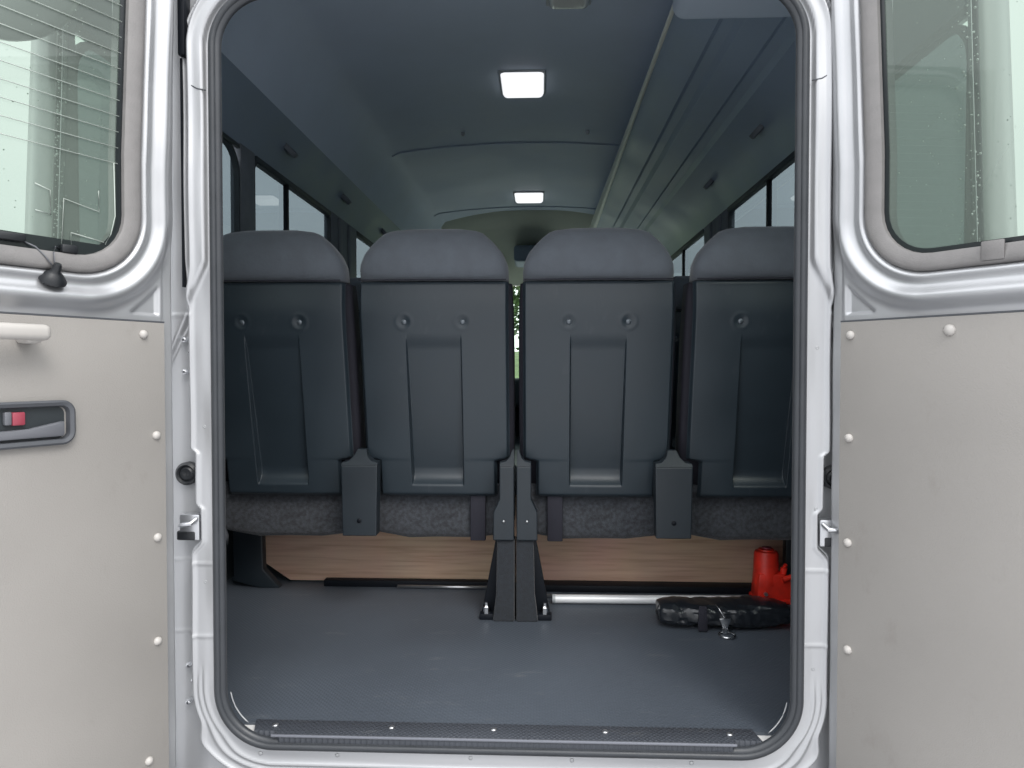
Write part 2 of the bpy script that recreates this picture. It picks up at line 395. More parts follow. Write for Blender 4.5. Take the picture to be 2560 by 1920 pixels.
# cabin lining -------------------------------------------------------------
Y0, Y1 = 1.272, 6.7
sec_L = [(-.955, 1.395), (-.950, 1.42), (-.905, 1.50), (-.865, 1.575), (-.845, 1.64), (-.80, 1.735), (-.745, 1.812), (-.70, 1.832)]
top = [(-.70+.1*k, 1.832+.045*(1-((-.70+.1*k)/.70)**2)) for k in range(1, 14)]
sec_R = [(-x, z) for x, z in sec_L[::-1]]
def loft_y(sec, ys, bm=None):
    b = bmesh.new(); R = [[b.verts.new((x*(.93 if y < 1.3 else 1), y, z)) for x, z in sec] for y in ys]
    for A, B in zip(R, R[1:]):
        for k in range(len(sec)-1): b.faces.new((A[k], B[k], B[k+1], A[k+1]))
    return merge(bm, b)
ysec = [Y0, 1.44, 2.2, 3.0, 4.0, 5.3, Y1]
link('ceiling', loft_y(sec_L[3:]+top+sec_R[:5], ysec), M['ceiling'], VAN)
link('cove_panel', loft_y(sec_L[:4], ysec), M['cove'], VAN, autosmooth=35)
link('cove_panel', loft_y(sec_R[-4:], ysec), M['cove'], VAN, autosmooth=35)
# ceiling cross seams
M['winframe'] = mat('window_frame_plastic', (.040, .052, .060), .5)
for y in (3.82, 5.32):
    pts = [(x, y, z-.0035) for x, z in [(-.745, 1.812)]+[sec_L[-1]]+top+[sec_R[0]]+[(.745, 1.812)]]
    link('ceiling_seam', tube(pts, .0032, 6), M['ceiling'], VAN)
for x in (-.335, .305):
    link('ceiling_stud', lathe([(.010, 1.875), (.010, 1.856), (.006, 1.850), (.0005, 1.849)], (x, 3.62, 0), 'z', 14), M['lamprim'], VAN)
# overhead duct on the right; window light along its edge modelled as pale strip
duct = [(.510, 1.87), (.462, 1.735), (.478, 1.708), (.520, 1.682), (.575, 1.655), (.592, 1.664), (.622, 1.650), (.636, 1.628), (.715, 1.596), (.730, 1.604), (.760, 1.590), (.774, 1.570), (.80, 1.560), (.865, 1.530), (.915, 1.470), (.945, 1.41), (.950, 1.397), (.97, 1.397), (.97, 1.86)]
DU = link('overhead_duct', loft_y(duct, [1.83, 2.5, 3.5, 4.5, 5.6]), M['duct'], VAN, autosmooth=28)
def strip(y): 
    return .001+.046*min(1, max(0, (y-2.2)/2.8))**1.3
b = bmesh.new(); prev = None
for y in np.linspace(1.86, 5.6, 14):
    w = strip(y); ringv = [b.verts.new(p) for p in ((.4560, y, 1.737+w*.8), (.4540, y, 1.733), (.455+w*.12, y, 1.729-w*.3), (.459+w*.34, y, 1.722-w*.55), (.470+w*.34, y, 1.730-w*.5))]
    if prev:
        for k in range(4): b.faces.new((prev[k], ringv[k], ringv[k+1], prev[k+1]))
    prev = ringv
link('duct_edge_sheen', b, M['edge_sheen'], DU)
link('rear_cooler_box', box(.402, .94, 1.30, 1.868, 1.553, 1.86, .035, 5), M['ceiling'], VAN)
# dome lamps
def lamp(name, c, w, l, m, z0, rim=M['lamprim']):
    base = link(name, box(c[0]-w/2-.008, c[0]+w/2+.008, c[1]-l/2-.008, c[1]+l/2+.008, z0-.009, z0+.02, .006), rim, VAN)
    link('lens', box(c[0]-w/2, c[0]+w/2, c[1]-l/2, c[1]+l/2, z0-.030, z0+.015, .022, 5), m, base)
    return base
lamp('dome_lamp', (-.012, 3.02), .180, .235, M['lens_on'], 1.878)
lamp('dome_lamp', (-.016, 5.00), .200, .235, M['lens_on'], 1.878)
lamp('dome_lamp', (.157, 2.285), .135, .17, M['lens_off'], 1.874)
# small reading-light / vent knobs in the coves
for x, y, z, s_ in ((-.905, 2.68, 1.50, -1), (-.905, 3.45, 1.50, -1), (-.905, 4.3, 1.50, -1), (.865, 2.62, 1.532, 1), (.865, 3.35, 1.532, 1)):
    b = lathe([(.042, .010), (.042, -.006), (.034, -.011), (.027, -.002), (.012, -.004), (.006, -.012), (.0005, -.012)], (0, 0, 0), 'z', 20)
    R = Matrix.Rotation(math.radians(50)*s_*-1, 4, 'Y'); bmesh.ops.transform(b, matrix=Matrix.Translation((x, y, z)) @ R, verts=b.verts)
    v_ = link('air_vent', b, M['pillar'], VAN, autosmooth=35)
    b = box(-.018, .018, -.004, .004, -.014, -.003, .002); bmesh.ops.transform(b, matrix=Matrix.Translation((x, y, z)) @ R, verts=b.verts)
    link('vent_vane', b, M['lamprim'], v_)

# lower walls, pillars, windows on both sides
WZ0, WZ1 = .78, 1.395
wins = [(1.50, 2.34), (2.46, 3.37), (3.83, 5.15), (5.35, 6.45)]
for s in (-1, 1):
    b = loft_y([(s*.90, -.005), (s*.915, .35), (s*.925, .70), (s*.955, .745), (s*.957, WZ0)], [Y0, 1.44, 2.5, 4, Y1])
    link('side_wall', b, M['wall'], VAN, autosmooth=35)
    edges = [1.44]+[e for w_ in wins for e in w_]+[Y1]
    for a, c in zip(edges[::2], edges[1::2]):
        b = box(*sorted((s*.945, s*.985)), a, c, WZ0-.01, WZ1+.02, .006)
        P = link('window_pillar', b, M['pillar'], VAN, autosmooth=35)
        if .2 < c-a < .6:
            for yy in (a+.10, a+.28): link('pillar_fold', box(*sorted((s*.936, s*.95)), yy, yy+.06, WZ0-.02, WZ1+.01, .006), M['pillar'], P, autosmooth=35)
    for i, (a, c) in enumerate(wins):
        lp = rr(a+.006, c-.006, WZ0+.004, WZ1-.004, .10 if i == 0 else .035, 8)
        fn = lambda y, d, z, s=s: (s*(.962+d), y, z)
        F = link('window_frame', ring(lp, [(.012, -.012), (-.003, -.012), (-.006, .004), (.012, .004)], fn), M['winframe'], VAN, autosmooth=35)
        link('window_pane', fill_loop(lp, lambda y, d, z, s=s: (s*.966, y, z)), M['side_glass'], F, smooth=False)
        if i in (1, 2):
            mid = 2.79 if i == 1 else 4.42
            link('window_mullion', box(*sorted((s*.950, s*.964)), mid-.016, mid+.016, WZ0, WZ1, .003), M['black'], F, autosmooth=35)
            link('window_track', box(*sorted((s*.944, s*.958)), a+.01, c-.01, WZ1-.004, WZ1+.016, .003), M['winframe'], F, autosmooth=35)
        else:
            link('window_track', box(*sorted((s*.944, s*.958)), a+.01, c-.01, WZ1-.004, WZ1+.012, .003), M['winframe'], F, autosmooth=35)
    # outer skin
    link('outer_side_panel', box(*sorted((s*.99, s*1.01)), 1.46, Y1, -.30, WZ0-.01, .004), M['paint'], VAN, autosmooth=35)
    link('outer_roof_side', box(*sorted((s*.985, s*1.0)), 1.46, Y1, WZ1+.02, 1.93, .004), M['paint'], VAN, autosmooth=35)
link('roof', box(-.99, .99, 1.25, Y1, 1.935, 1.96, .008), M['paint'], VAN, autosmooth=35)
# front of the cabin
link('front_bulkhead', box(-1, 1, Y1, Y1+.03, -.1, .52), M['wall'], VAN, smooth=False)
b = plate([(Y1-1.25, 1.872), (Y1-.9, 1.80), (Y1-.35, 1.60), (Y1-.02, 1.44), (Y1+.02, 1.44), (Y1+.02, 1.90), (Y1-1.25, 1.90)], -.95, .95, .004, axis='x')
HD = link('windscreen_header', b, mat('front_header_lining', (.50, .52, .42), .6, var=(5, .08)), VAN, autosmooth=35)
link('header_console', box(-.16, .16, Y1-.75, Y1-.35, 1.56, 1.70, .03, 3), M['cove'], HD, autosmooth=35)
for s in (-1, 1): link('sun_visor', box(*sorted((s*.25, s*.72)), Y1-.40, Y1-.10, 1.50, 1.525, .010, 3), M['cove'], HD, autosmooth=35)
link('windscreen', box(-.95, .95, Y1+.005, Y1+.012, .52, 1.42), M['wind_glass'], VAN, smooth=False)
link('dashboard', box(-.93, .93, Y1-.40, Y1, .30, .56, .05, 3), M['wall'], VAN)

# rear corners: pillar, lower panel, corner window, seen through the door glass
for s in (-1, 1):
    pth = [(.628, 1.262), (.70, 1.264), (.76, 1.268), (.80, 1.273), (.852, 1.284), (.905, 1.298), (.945, 1.325), (.965, 1.375), (.972, 1.44)]
    def P3(i, z): x, y = pth[i]; t = (z-.75)*.10; return (s*(x-t*(x-.5)), y+t*.1, z)
    def panel(i0, i1, z0, z1, th=.010):
        b = bmesh.new(); zs_ = np.linspace(z0, z1, 5); R = []
        for dth in ((0, th) if th else (0,)):
            R.append([[b.verts.new((P3(i, z)[0], P3(i, z)[1]+dth, z)) for z in zs_] for i in range(i0, i1+1)])
        for G in R:
            for A, B in zip(G, G[1:]):
                for k in range(len(zs_)-1): b.faces.new((A[k], A[k+1], B[k+1], B[k]))
        for G0, G1 in (((R[0][0], R[1][0]), (R[0][-1], R[1][-1])) if th else ()):
            for k in range(len(zs_)-1): b.faces.new((G0[k], G0[k+1], G1[k+1], G1[k]))
        return b
    CP = link('corner_panel', panel(0, 8, -.30, .80), M['paint_body'], VAN)
    link('corner_top_panel', panel(0, 8, 1.42, 1.93), M['paint_body'], VAN)
    link('corner_post', panel(4, 8, .80, 1.42, .02), M['paint_body'], VAN)
    link('inner_rear_lining', box(*sorted((s*.55, s*.93)), Y0+.03, Y0+.045, -.02, .78), M['wall'], VAN, smooth=False)
    link('rear_pillar_lining', box(*sorted((s*.53, s*.635)), 1.256, 1.29, .78, 1.9), M['cove'], VAN, smooth=False)
    CW = link('corner_window', panel(0, 4, .80, 1.42, 0), M['corner_glass'], VAN, smooth=True)
    b = tube([P3(4, z) for z in np.linspace(.80, 1.42, 8)], .0062, 8)
    link('glass_edging', b, M['frit'], CW)
    b = tube([(P3(4, z)[0]-s*.011, P3(4, z)[1]-.008, z) for z in np.linspace(.80, 1.42, 8)], .0014, 6)
    link('edge_moulding', b, M['chrome'], CW)
    b = bmesh.new()
    for k in range(150):
        z = random.uniform(.8, 1.40); p = P3(4, z); r_ = random.uniform(.0007, .0028)
        dx = abs(random.gauss(0, .022)) if s > 0 else abs(random.gauss(0, .009))
        bmesh.ops.create_icosphere(b, subdivisions=1, radius=r_, matrix=Matrix.Translation((p[0]-s*dx, p[1]-.006-dx*.22*0, z)))
    link('water_drops', b, M['drop'], CW, kind='stuff')
link('rear_header', box(-.60, .60, 1.25, 1.28, 1.345, 1.90), M['cove'], VAN, smooth=False)
link('outer_rear_header', box(-.63, .63, 1.236, 1.248, 1.44, 1.93), M['paint'], VAN, smooth=False)
link('rear_bumper', box(-.95, .95, 1.02, 1.25, -.42, -.205, .03, 3), M['bezel'], VAN)
# coat hook on the left, just inside the opening
b = tube([(-.775, 1.72, 1.395), (-.765, 1.71, 1.378), (-.745, 1.70, 1.374), (-.735, 1.70, 1.386)], .006, 8)
link('coat_hook', b, M['chrome'], VAN)

# floor, bare corners, sill plate
link('cabin_floor', box(-.915, .915, 1.262, Y1, -.03, 0), M['floor'], VAN, smooth=False)
link('bare_sill', box(-.49, .49, 1.240, 1.2615, -.03, -.006), mat('bare_sill_paint', (.70, .69, .68), .5), VAN, smooth=False)
b = plate([(-.402, 1.214), (.398, 1.214), (.405, 1.224), (.452, 1.224), (.445, 1.265), (-.463, 1.265), (-.450, 1.224), (-.410, 1.224)], -.012, .004, .0012, axis='z')
SILL = link('sill_plate', b, M['sill'], VAN, autosmooth=35)
link('sill_lip', box(-.415, .405, 1.2100, 1.2145, -.001, .0045, .0018), mat('worn_lip_metal', (.20, .21, .24), .4, .5), SILL, autosmooth=35)
for x in (-.418, -.345+.07*2.0, -.02, .18, .40):
    link('sill_screw', lathe([(.0062, .0035), (.0058, .0060), (.003, .0072), (.0004, .0072)], (x, 1.243, 0), 'z', 12), M['screw'], SILL)

# ------------------------------------------------------------------ the two rear doors
Hh = {-1: Vector((-.561, 1.20)), 1: Vector((.5467, 1.2225))}
Dd = {-1: Vector((-.457, -.889)).normalized(), 1: Vector((.57, -.82)).normalized()}
Nn = {-1: Vector((.889, -.457)).normalized(), 1: Vector((-.82, -.57)).normalized()}
U0, U1, DZ0, DZ1, DR = .098, .475, .829, 1.56, .075
ustart = {-1: .004, 1: .007}
dprof = smoothcurve([(-.02, -.012), (.026, -.012), (.0315, -.002), (.0360, .0005), (.0400, -.004), (.046, -.0075), (.054, -.005), (.0615, .0025), (.068, .0042), (.075, .0005), (.086, -.0085), (.093, -.010), (.6, -.010)], .0020)
def lean(z): return -.045*(z-.99)*(z > .99) if not hasattr(z, 'shape') else -.045*(z-.99)*ss(.97, 1.01, z)
for s in (-1, 1):
    H, D, N = Hh[s], Dd[s], Nn[s]
    def w(u, v, z, H=H, D=D, N=N): return (H.x+D.x*u+N.x*v, H.y+D.y*u+N.y*v, z)
    def wb(bm, w=w): return xf(bm, lambda c: w(c.x, c.y, c.z))
    def dsd(u, z): return sdrr(u-lean(z), z, U0, U1, DZ0, DZ1, DR)
    def dsurf(u, z, w=w):
        d = dsd(u, z); v = dprof(d)
        # the roll is broader along the bottom of the window
        v = v+.004*np.exp(-((z-.768)/.016)**2)*ss(.10, .16, u)
        # three-cornered pressing below the corner
        a = np.minimum.reduce([u-.0365, z-.7445, ((.0905-u)/.0535+(.7445-z)/.0505+0)/1.36*.04+0*z])
        a = np.minimum(np.minimum(u-.0365, z-.7445), -(((u-.0365)/.0535)+((z-.7445)/.050)-1)*.0365)
        v = v-.0062*ss(.0, .0030, a)
        # hinge edge: flange with a fine groove
        v = v-.006*ss(.0285, .0265, u)*(1-ss(.85, .92, z))+.0*z
        v = v-.004*np.exp(-((u-.0285)/.0012)**2)*(1-ss(.86, .90, z))
        v = v-.020*ss(.010, .003, u)
        v = v+.0006*np.sin(z*31+u*17)
        return w(u, v, z)
    us = np.arange(ustart[s], .5601, .0028); zs = np.arange(-.16, 1.62, .0028)
    me = grid(us, zs, dsurf, keep=lambda u, z: dsd(u, z) > .006)
    DOOR = link('rear_door', me, M['paint'], VAN, label='left rear door, folded back' if s < 0 else 'right rear door, folded back')
    # outer skin and edges
    lp = rr(U0, U1, DZ0, DZ1, DR, 8)
    b = box(ustart[s]+.001, .56, -.052, -.048, -.16, DZ0-.03); b = box(ustart[s]+.001, U0-.012, -.052, -.048, DZ0-.0302, 1.62, bm=b); b = box(U1+.01, .56, -.052, -.048, DZ0-.0302, 1.62, bm=b)
    b = box(ustart[s], ustart[s]+.004, -.050, -.024, -.16, 1.62, bm=b); b = box(.556, .56, -.05, -.008, -.16, 1.62, bm=b)
    link('outer_skin', wb(b), M['paint'], DOOR, smooth=False)
    # window rubber, black border, pane
    fn = lambda u, v, z, w=w: w(u+lean(z), v, z)
    tr = ring(lp, [(.0275, -.010), (.0275, -.004), (.025, -.0015), (.021, -.0005), (.013, -.0015), (.004, -.004), (.0005, -.006), (-.0005, -.0125), (.020, -.0125)], fn)
    link('window_rubber', tr, M['trim'], DOOR, autosmooth=50)
    PANE = link('window_pane', fill_loop(lp, lambda u, v, z, w=w: w(u+lean(z), -.0150, z)), M['door_glass'], DOOR, smooth=False)
    if s < 0: fr = ring(lp, [(.0, -.0130), (-.009, -.0130), (-.009, -.0170), (.0, -.0500), (.015, -.050)], fn)
    else: fr = ring(lp, [(.0, -.0130), (-.0075, -.0130), (-.0075, -.0170), (.0, -.0500), (.015, -.050)], fn)
    if s < 0: fr = merge(fr, wb(box(U0+.03, U1, -.0172, -.0128, DZ0-.001, DZ0+.021)))
    link('black_border', fr, M['frit'], PANE, smooth=False)
    if s < 0:
        b = bmesh.new()
        z = .985
        while z < 1.50:
            b = tube([w(U0+lean(z)+.006, -.0128, z), w(U1-.02, -.0128, z)], .0007, 6, b); z += .0257
        b = tube([w(U0+.012, -.0128, .985), w(U0+.011, -.0128, .90), w(U0+.018, -.0128, .87), w(U0+.028, -.0128, .852)], .0008, 6, b)
        b = tube([w(U0+.03, -.0128, .855), w(.178, -.0128, .862), w(.178, -.0128, .838)], .0009, 6, b)
        b = tube([w(.135, -.0128, .935), w(.135, -.0128, .902), w(.188, -.0128, .912), w(.192, -.0128, .836)], .0009, 6, b)
        b = tube([w(.228, -.0128, .926), w(.207, -.0128, .920), w(.207, -.0128, .884), w(.228, -.0128, .887)], .0009, 6, b)
        link('heater_lines', b, M['line'], PANE)
    b = bmesh.new()
    for k in range(110):
        u_ = random.uniform(U0+.02, .30); z_ = random.uniform(.86, 1.40)
        bmesh.ops.create_icosphere(b, subdivisions=1, radius=random.uniform(.0005, .0013), matrix=Matrix.Translation(w(u_, -.0165, z_)))
    link('water_drops', b, M['drop'], PANE, kind='stuff')
    # door card
    cp = [(p[0], p[1]) for p in rr(.0305, .545, -.10, .7315, .010, 4)]
    c0 = []
    for p in rr(.0305, .545, -.09, .7315, .045, 8):
        x_, z_ = p[0], p[1]
        c0.append((x_, z_) if z_ < .3 else (.0305 if x_ < .2 else .545, .7315) if z_ > .6 else (x_, z_))
    cc = []
    for p in c0:
        if not cc or abs(p[0]-cc[-1][0])+abs(p[1]-cc[-1][1]) > 1e-5: cc.append(p)
    if abs(cc[0][0]-cc[-1][0])+abs(cc[0][1]-cc[-1][1]) < 1e-5: cc.pop()
    CARD = link('door_card', wb(plate(cc, -.010, -.0045, .0014)), M['card'], DOOR, autosmooth=35)
    link('card_shadow_gap', wb(box(.0295, .545, -.0102, -.0060, .7318, .7345)), M['bezel'], CARD, smooth=False)
    clips = [(.069, .711), (.048, .541), (.048, .367), (.050, .190), (.068, -.008)] if s < 0 else [(.0485, .7095), (.203, .711), (.0475, .5385), (.0475, .363), (.0495, .183), (.066, -.03)]
    for u_, z_ in clips:
        r_ = .0085 if (s > 0 and u_ > .1) else .0072
        b = lathe([(r_, -.0055), (r_, -.0032), (r_*.86, -.001), (r_*.5, .0012), (.0004, .0018)], (0, 0, 0), 'y', 20)
        b = xf(b, lambda c: (c.x+u_, c.y, c.z+z_))
        link('card_clip', wb(b), M['rivet'], CARD)
    if s < 0:
        # pull handle
        b = box(.233, .400, .022, .040, .694, .717, .008, 3); b = box(.240, .262, -.006, .030, .690, .712, .006, 3, b); b = box(.372, .396, -.006, .030, .690, .712, .006, 3, b)
        PH = link('pull_handle', wb(b), M['rivet'], DOOR, autosmooth=50)
        # latch handle: bezel, dark cup, lever, lock tab
        lp2 = rr(.184, .330, .5405, .607, .019, 6)
        LB = link('latch_bezel', ring(lp2, [(0, -.005), (0, .004), (-.003, .006), (-.008, .004), (-.010, -.003), (-.010, -.012)], w), M['bezel'], DOOR, autosmooth=50)
        link('handle_cup', xf(fill_loop(rr(.197, .321, .5495, .598, .012, 5), lambda u, v, z: (u, -.0030, z)), lambda c: w(c.x, c.y, c.z)), M['bezelin'], LB, smooth=False)
        poly = [(.200, .576), (.215, .5735), (.250, .567), (.290, .566), (.318, .570), (.318, .553), (.200, .553)]
        link('latch_lever', wb(plate(poly, -.004, .0055, .003)), M['lever'], LB, autosmooth=40)
        link('lock_tab', wb(box(.253, .270, -.004, .0035, .573, .592, .002)), M['redtab'], LB, autosmooth=40)
        link('lock_slider', wb(box(.2705, .280, -.004, .0040, .574, .593, .002)), M['lever'], LB, autosmooth=40)
        # heater terminals and the cable boot
        b = wb(box(.245, .283, -.0125, -.002, .836, .8475, .003))
        link('cable_connector', b, M['rubber'], DOOR, autosmooth=40)
        b = wb(box(.172, .196, -.0125, -.003, .829, .842, .003)); link('heater_terminal', b, M['rubber'], DOOR, autosmooth=40)
        b = tube([w(.247, -.012, .839), w(.232, -.006, .832), w(.222, -.001, .82), w(.214, .004, .806)], .0011, 8)
        b = tube([w(.194, -.014, .836), w(.204, -.006, .836), w(.210, .0, .826), w(.211, .004, .806)], .0011, 8, b)
        link('heater_cable', b, M['lever'], DOOR)
        b = lathe([(.0045, .022), (.0060, .018), (.0065, .010), (.0095, .007), (.0125, .004), (.0185, -.004), (.0185, -.007), (.004, -.008)], (0, 0, 0), 'z', 24)
        bmesh.ops.transform(b, matrix=Matrix.Rotation(math.radians(-35), 4, 'X'), verts=b.verts)
        b = xf(b, lambda c: (c.x+.2115, c.y+.002, c.z+.790))
        link('cable_boot', wb(b), M['rubber'], DOOR, autosmooth=50)
    else:
        b = wb(box(.245, .275, -.002, .001, .806, .834, .002)); link('rubber_joint', b, M['trim'], DOOR, autosmooth=40)

# round convex mirror hung at the rear corner, seen through the left door glass
b = lathe([(.0005, -.030), (.045, -.026), (.080, -.012), (.094, .0), (.097, .006), (.090, .012), (.0005, .014)], (0, 0, 0), 'z', 40)
bmesh.ops.transform(b, matrix=Matrix.Translation((-.835, 1.215, 1.302)) @ Matrix.Rotation(math.radians(68), 4, 'X'), verts=b.verts)
RM = link('round_mirror', b, M['mirror'], VAN, autosmooth=50)
link('mirror_arm', tube([(-.845, 1.22, 1.26), (-.86, 1.21, 1.38), (-.84, 1.22, 1.55), (-.80, 1.28, 1.70)], .009, 10), M['black'], RM)

# ------------------------------------------------------------------ seats
def seat_back_y(z): return -.05+.195*(.875-z)     # local y of the rear face; origin at y=1.80
zA, zB, HW = .312, .873, .191
def shell_mesh():
    xs = np.unique(np.round(np.concatenate([np.arange(-HW, HW+1e-6, HW*2/90)]+[q+np.arange(-.004, .0041, .001) for q in (-.0695, .0695)]+[q+np.arange(-.008, .0081, .002) for q in (-.184, .184, -.15, .15)]), 5)); zs = np.linspace(zA, zB, 170)
    def f(x, z):
        notch = .034*ss(.418, .408, z); hw = HW-notch
        xx = np.clip(x, -hw, hw)
        ex = hw-np.abs(xx); ez = z-zA
        y = seat_back_y(z)
        y = y+.012*(1-ss(0, .009, ex))**1.5+.010*(1-ss(0, .009, ez))**1.5
        y = y+.020*ss(zB-.11, zB+.02, z)**1.5+.004*ss(zB-.006, zB, z)
        y = y-.006*(1-(xx/hw)**2)                                   # slight crown
        # tapering recess with a sloping ledge at its foot
        t = np.clip((.735-z)/.375, 0, 1); dep = .007+.023*t
        rx = .0705-.002*t
        m = ss(rx+.0015, rx-.0025, np.abs(xx))*ss(.745, .700, z)*(1-(1-np.clip((z-.343)/.046, 0, 1))**2)
        y = y+dep*m
        for sx in (-.0745, .0745):                                  # dimples of the two screws
            r_ = np.hypot(xx-sx, z-.772); y = y+.004*np.exp(-(r_/.0105)**2)-.0012*np.exp(-((r_-.019)/.004)**2)
        return xx, y, z
    return grid(xs, zs, f)
def cushion_loft(rows, n=40, p=4.0):
    """rows: (z, halfwidth, y_rear, y_front)"""
    b = bmesh.new(); R = []
    for z, hw, ya, yb in rows:
        ringv = []
        for k in range(n):
            a = 2*math.pi*k/n; c, s_ = math.cos(a), math.sin(a)
            x = hw*math.copysign(abs(c)**(2/p), c); y = (ya+yb)/2+(yb-ya)/2*math.copysign(abs(s_)**(2/p), s_)
            ringv.append(b.verts.new((x, y, z)))
        R.append(ringv)
    for A, B in zip(R, R[1:]):
        for k in range(n): b.faces.new((A[k], A[(k+1) % n], B[(k+1) % n], B[k]))
    b.faces.new(R[0][::-1]); b.faces.new(R[-1])
    return b
def head_mesh():
    b = bmesh.new(); rows = []
    for k in range(15):
        t = (k/14)**.62; z = .8765+.132*t; hw = .191*float(np.interp(t, [0, .15, .29, .51, .735, .91, .98, 1], [1, 1, .992, .93, .80, .66, .53, .36]))
        dpt = .115*math.sqrt(max(.02, 1-t**3))
        yc = seat_back_y(z)+.0575+.008*t
        rows.append((z, hw, yc-dpt/2-.004*(1-t)*t*4+.006*(1-min(1, t*8)), yc+dpt/2))
    return cushion_loft(rows, 56, 3.6)

seat_data = {}
def seat(cx, label, inner, sx, belt=False, y=1.80, grp='rear row of bus seats'):
    """sx: side (+1 right) on which the seat's floor bracket stands; inner: one of the middle pair"""
    T = empty('seat', (cx, y, 0), label=label, category='seat', group=grp)
    def part(name, build, m, key=None, parent=T, **kw):
        key = key or name
        if key not in seat_data:
            me = build() 
            o = link(name, me, m, None, **kw); seat_data[key] = o.data; o.parent = parent
        else:
            o = bpy.data.objects.new(name, seat_data[key]); COL.objects.link(o); o.parent = parent
        return o
    SH = part('backrest_shell', shell_mesh, M['plastic'])
    for k, x in enumerate((-.0745, .0745)):
        part('shell_screw', lambda: lathe([(.0085, .003), (.0082, -.0015), (.0055, -.0042), (.0004, -.0052)], (x, seat_back_y(.772)+.0000, .772), 'y', 16), M['screw_dark'], 'screw%d' % k, SH)
    part('headrest', head_mesh, M['fabric'])
    part('seam_piping', lambda: tube([(x, seat_back_y(.8755)+.0005-.003*(1-(x/.19)**2), .8762) for x in np.linspace(-.186, .186, 16)], .0016, 6), M['strap'], parent=T)
    part('backrest_cushion', lambda: cushion_loft([(z, .2035-.006*(abs(z-.62)/.27)**4, seat_back_y(z)+.040+.006*ss(.80, .87, z), seat_back_y(z)+.12) for z in np.linspace(.34, .872, 10)], 40, 8), M['strap'])
    def base():
        b = box(-.197, .197, .085, .50, .195, .345, .022, 3)
        bmesh.ops.subdivide_edges(b, edges=b.edges[:], cuts=3, use_grid_fill=True)
        for v in b.verts:
            if v.co.z < .25: v.co.z += -.007*math.cos(v.co.x*14)+.004*math.sin(v.co.x*31+1)
        return b
    part('seat_cushion', base, M['cushion'])
    part('cross_bar', lambda: tube([(-.20, .17, .24), (.20, .17, .24)], .014, 10), M['black'])
    off = (0-cx) if inner else sx*.209
    def capped(body, cap, y0, y1):
        b = plate(body, y0, y1, .0025); c_ = plate(cap, y0, y1, .0012)
        z0 = min(p[1] for p in cap)
        for v in c_.verts: v.co.y += max(0, v.co.z-z0)*(.75 if v.co.y < (y0+y1)/2 else .2)
        return merge(b, c_)
    if inner:
        m_ = -sx      # bracket lies just on this seat's side of the aisle-line x=0
        c = -cx       # local x of the centre line
        def P(pts): return [(c+m_*a, z) for a, z in pts]
        def br(): return capped(P([(.0035, .213), (.0035, .4035), (.0405, .4035), (.0405, .318), (.056, .285), (.057, .213)]), P([(.0035, .4037), (.0035, .444), (.008, .444), (.016, .424), (.024, .416), (.040, .412), (.040, .4037)]), -.018, .02)
        part('hinge_bracket', br, M['plastic2'], 'hb%d' % sx, smooth=False)
        part('bracket_screw', lambda: lathe([(.004, .002), (.0035, -.002), (.0004, -.003)], (c+m_*.030, -.018, .262), 'y', 10), M['screw'], 'bs%d' % sx)
        def leg(): return plate(P([(.0025, .2125), (.0025, .0), (.058, .0), (.058, .006), (.050, .07), (.047, .2125)]), -.010, .014, .004)
        part('leg_cover', leg, M['cushion2'], 'lg%d' % sx, smooth=False)
        def sp(): return plate(P([(.0005, .21), (.052, .21), (.092, .0), (.0005, .0)]), .030, .045, .002)
        part('leg_side_plate', sp, M['black'], 'sp%d' % sx, autosmooth=40)
        part('leg_foot', lambda: box(*sorted((c+m_*.040, c+m_*.094)), .0, .028, 0, .016, .003), M['black'], 'lf%d' % sx, autosmooth=40)
        part('foot_bolt', lambda: lathe([(.009, 0), (.009, .022), (.005, .026), (.005, .034), (.0004, .034)], (c+m_*.076, .010, .010), 'z', 6), M['chrome'], 'fb%d' % sx, smooth=False)
        part('strap', lambda: box(*sorted((-m_*0+c+m_*.083, c+m_*.124)), .068, .0885, .19, .33, .003), M['strap'], 'st%d' % sx, autosmooth=40)
    else:
        c = sx*(.224 if sx > 0 else .235)
        def P(pts): return [(c+a, z) for a, z in pts]
        def br():
            return capped(P([(-.044, .222), (-.047, .4035), (.047, .4035), (.044, .222)]), P([(-.047, .4037), (-.046, .412), (-.030, .415), (-.018, .426), (-.011, .444), (.011, .444), (.018, .426), (.030, .415), (.046, .412), (.047, .4037)]), -.022, .02)
        part('hinge_bracket', br, M['plastic2'], 'hbo%d' % sx, smooth=False)
        part('bracket_hole', lambda: lathe([(.0065, .002), (.006, -.0015), (.0004, -.0008)], (c, -.0222, .262), 'y', 12), M['black'], 'bso%d' % sx)
        def wbk(): return plate([(-sx*.225, .30), (-sx*.14, .30), (-sx*.135, .055), (-sx*.085, 0), (-sx*.15, 0), (-sx*.225, .02)], .240, .270, .003)
        part('wall_support', wbk, M['plastic2'], 'ws%d' % sx, autosmooth=40)
        if belt:
            part('belt_buckle', lambda: tube([(-sx*.16, .02, .33), (-sx*.150, .01, .29), (-sx*.148, .0, .25), (-sx*.135, .0, .215), (-sx*.142, .012, .19)], .0065, 8, tube([(-sx*.200, .02, .33), (-sx*.182, .0, .28), (-sx*.178, .0, .23), (-sx*.172, .01, .20)], .0035, 8)), M['bezel'], 'belt%d' % sx)
    return T
M['screw_dark'] = mat('shell_screw_dark', (.11, .13, .15), .28, .4, .4)
M['cushion2'] = mat('leg_cover_carpet', (.020, .024, .030), .9, bump=(300, .8), var=(120, .3), sheen=.2)
seat(-.626, 'outermost left seat, half hidden by the left edge of the opening', False, 1, True)
seat(-.208, 'left middle seat, immediately left of the bright slit between the backrests', True, 1)
seat(.210, 'right middle seat, immediately right of the bright slit between the backrests', True, -1)
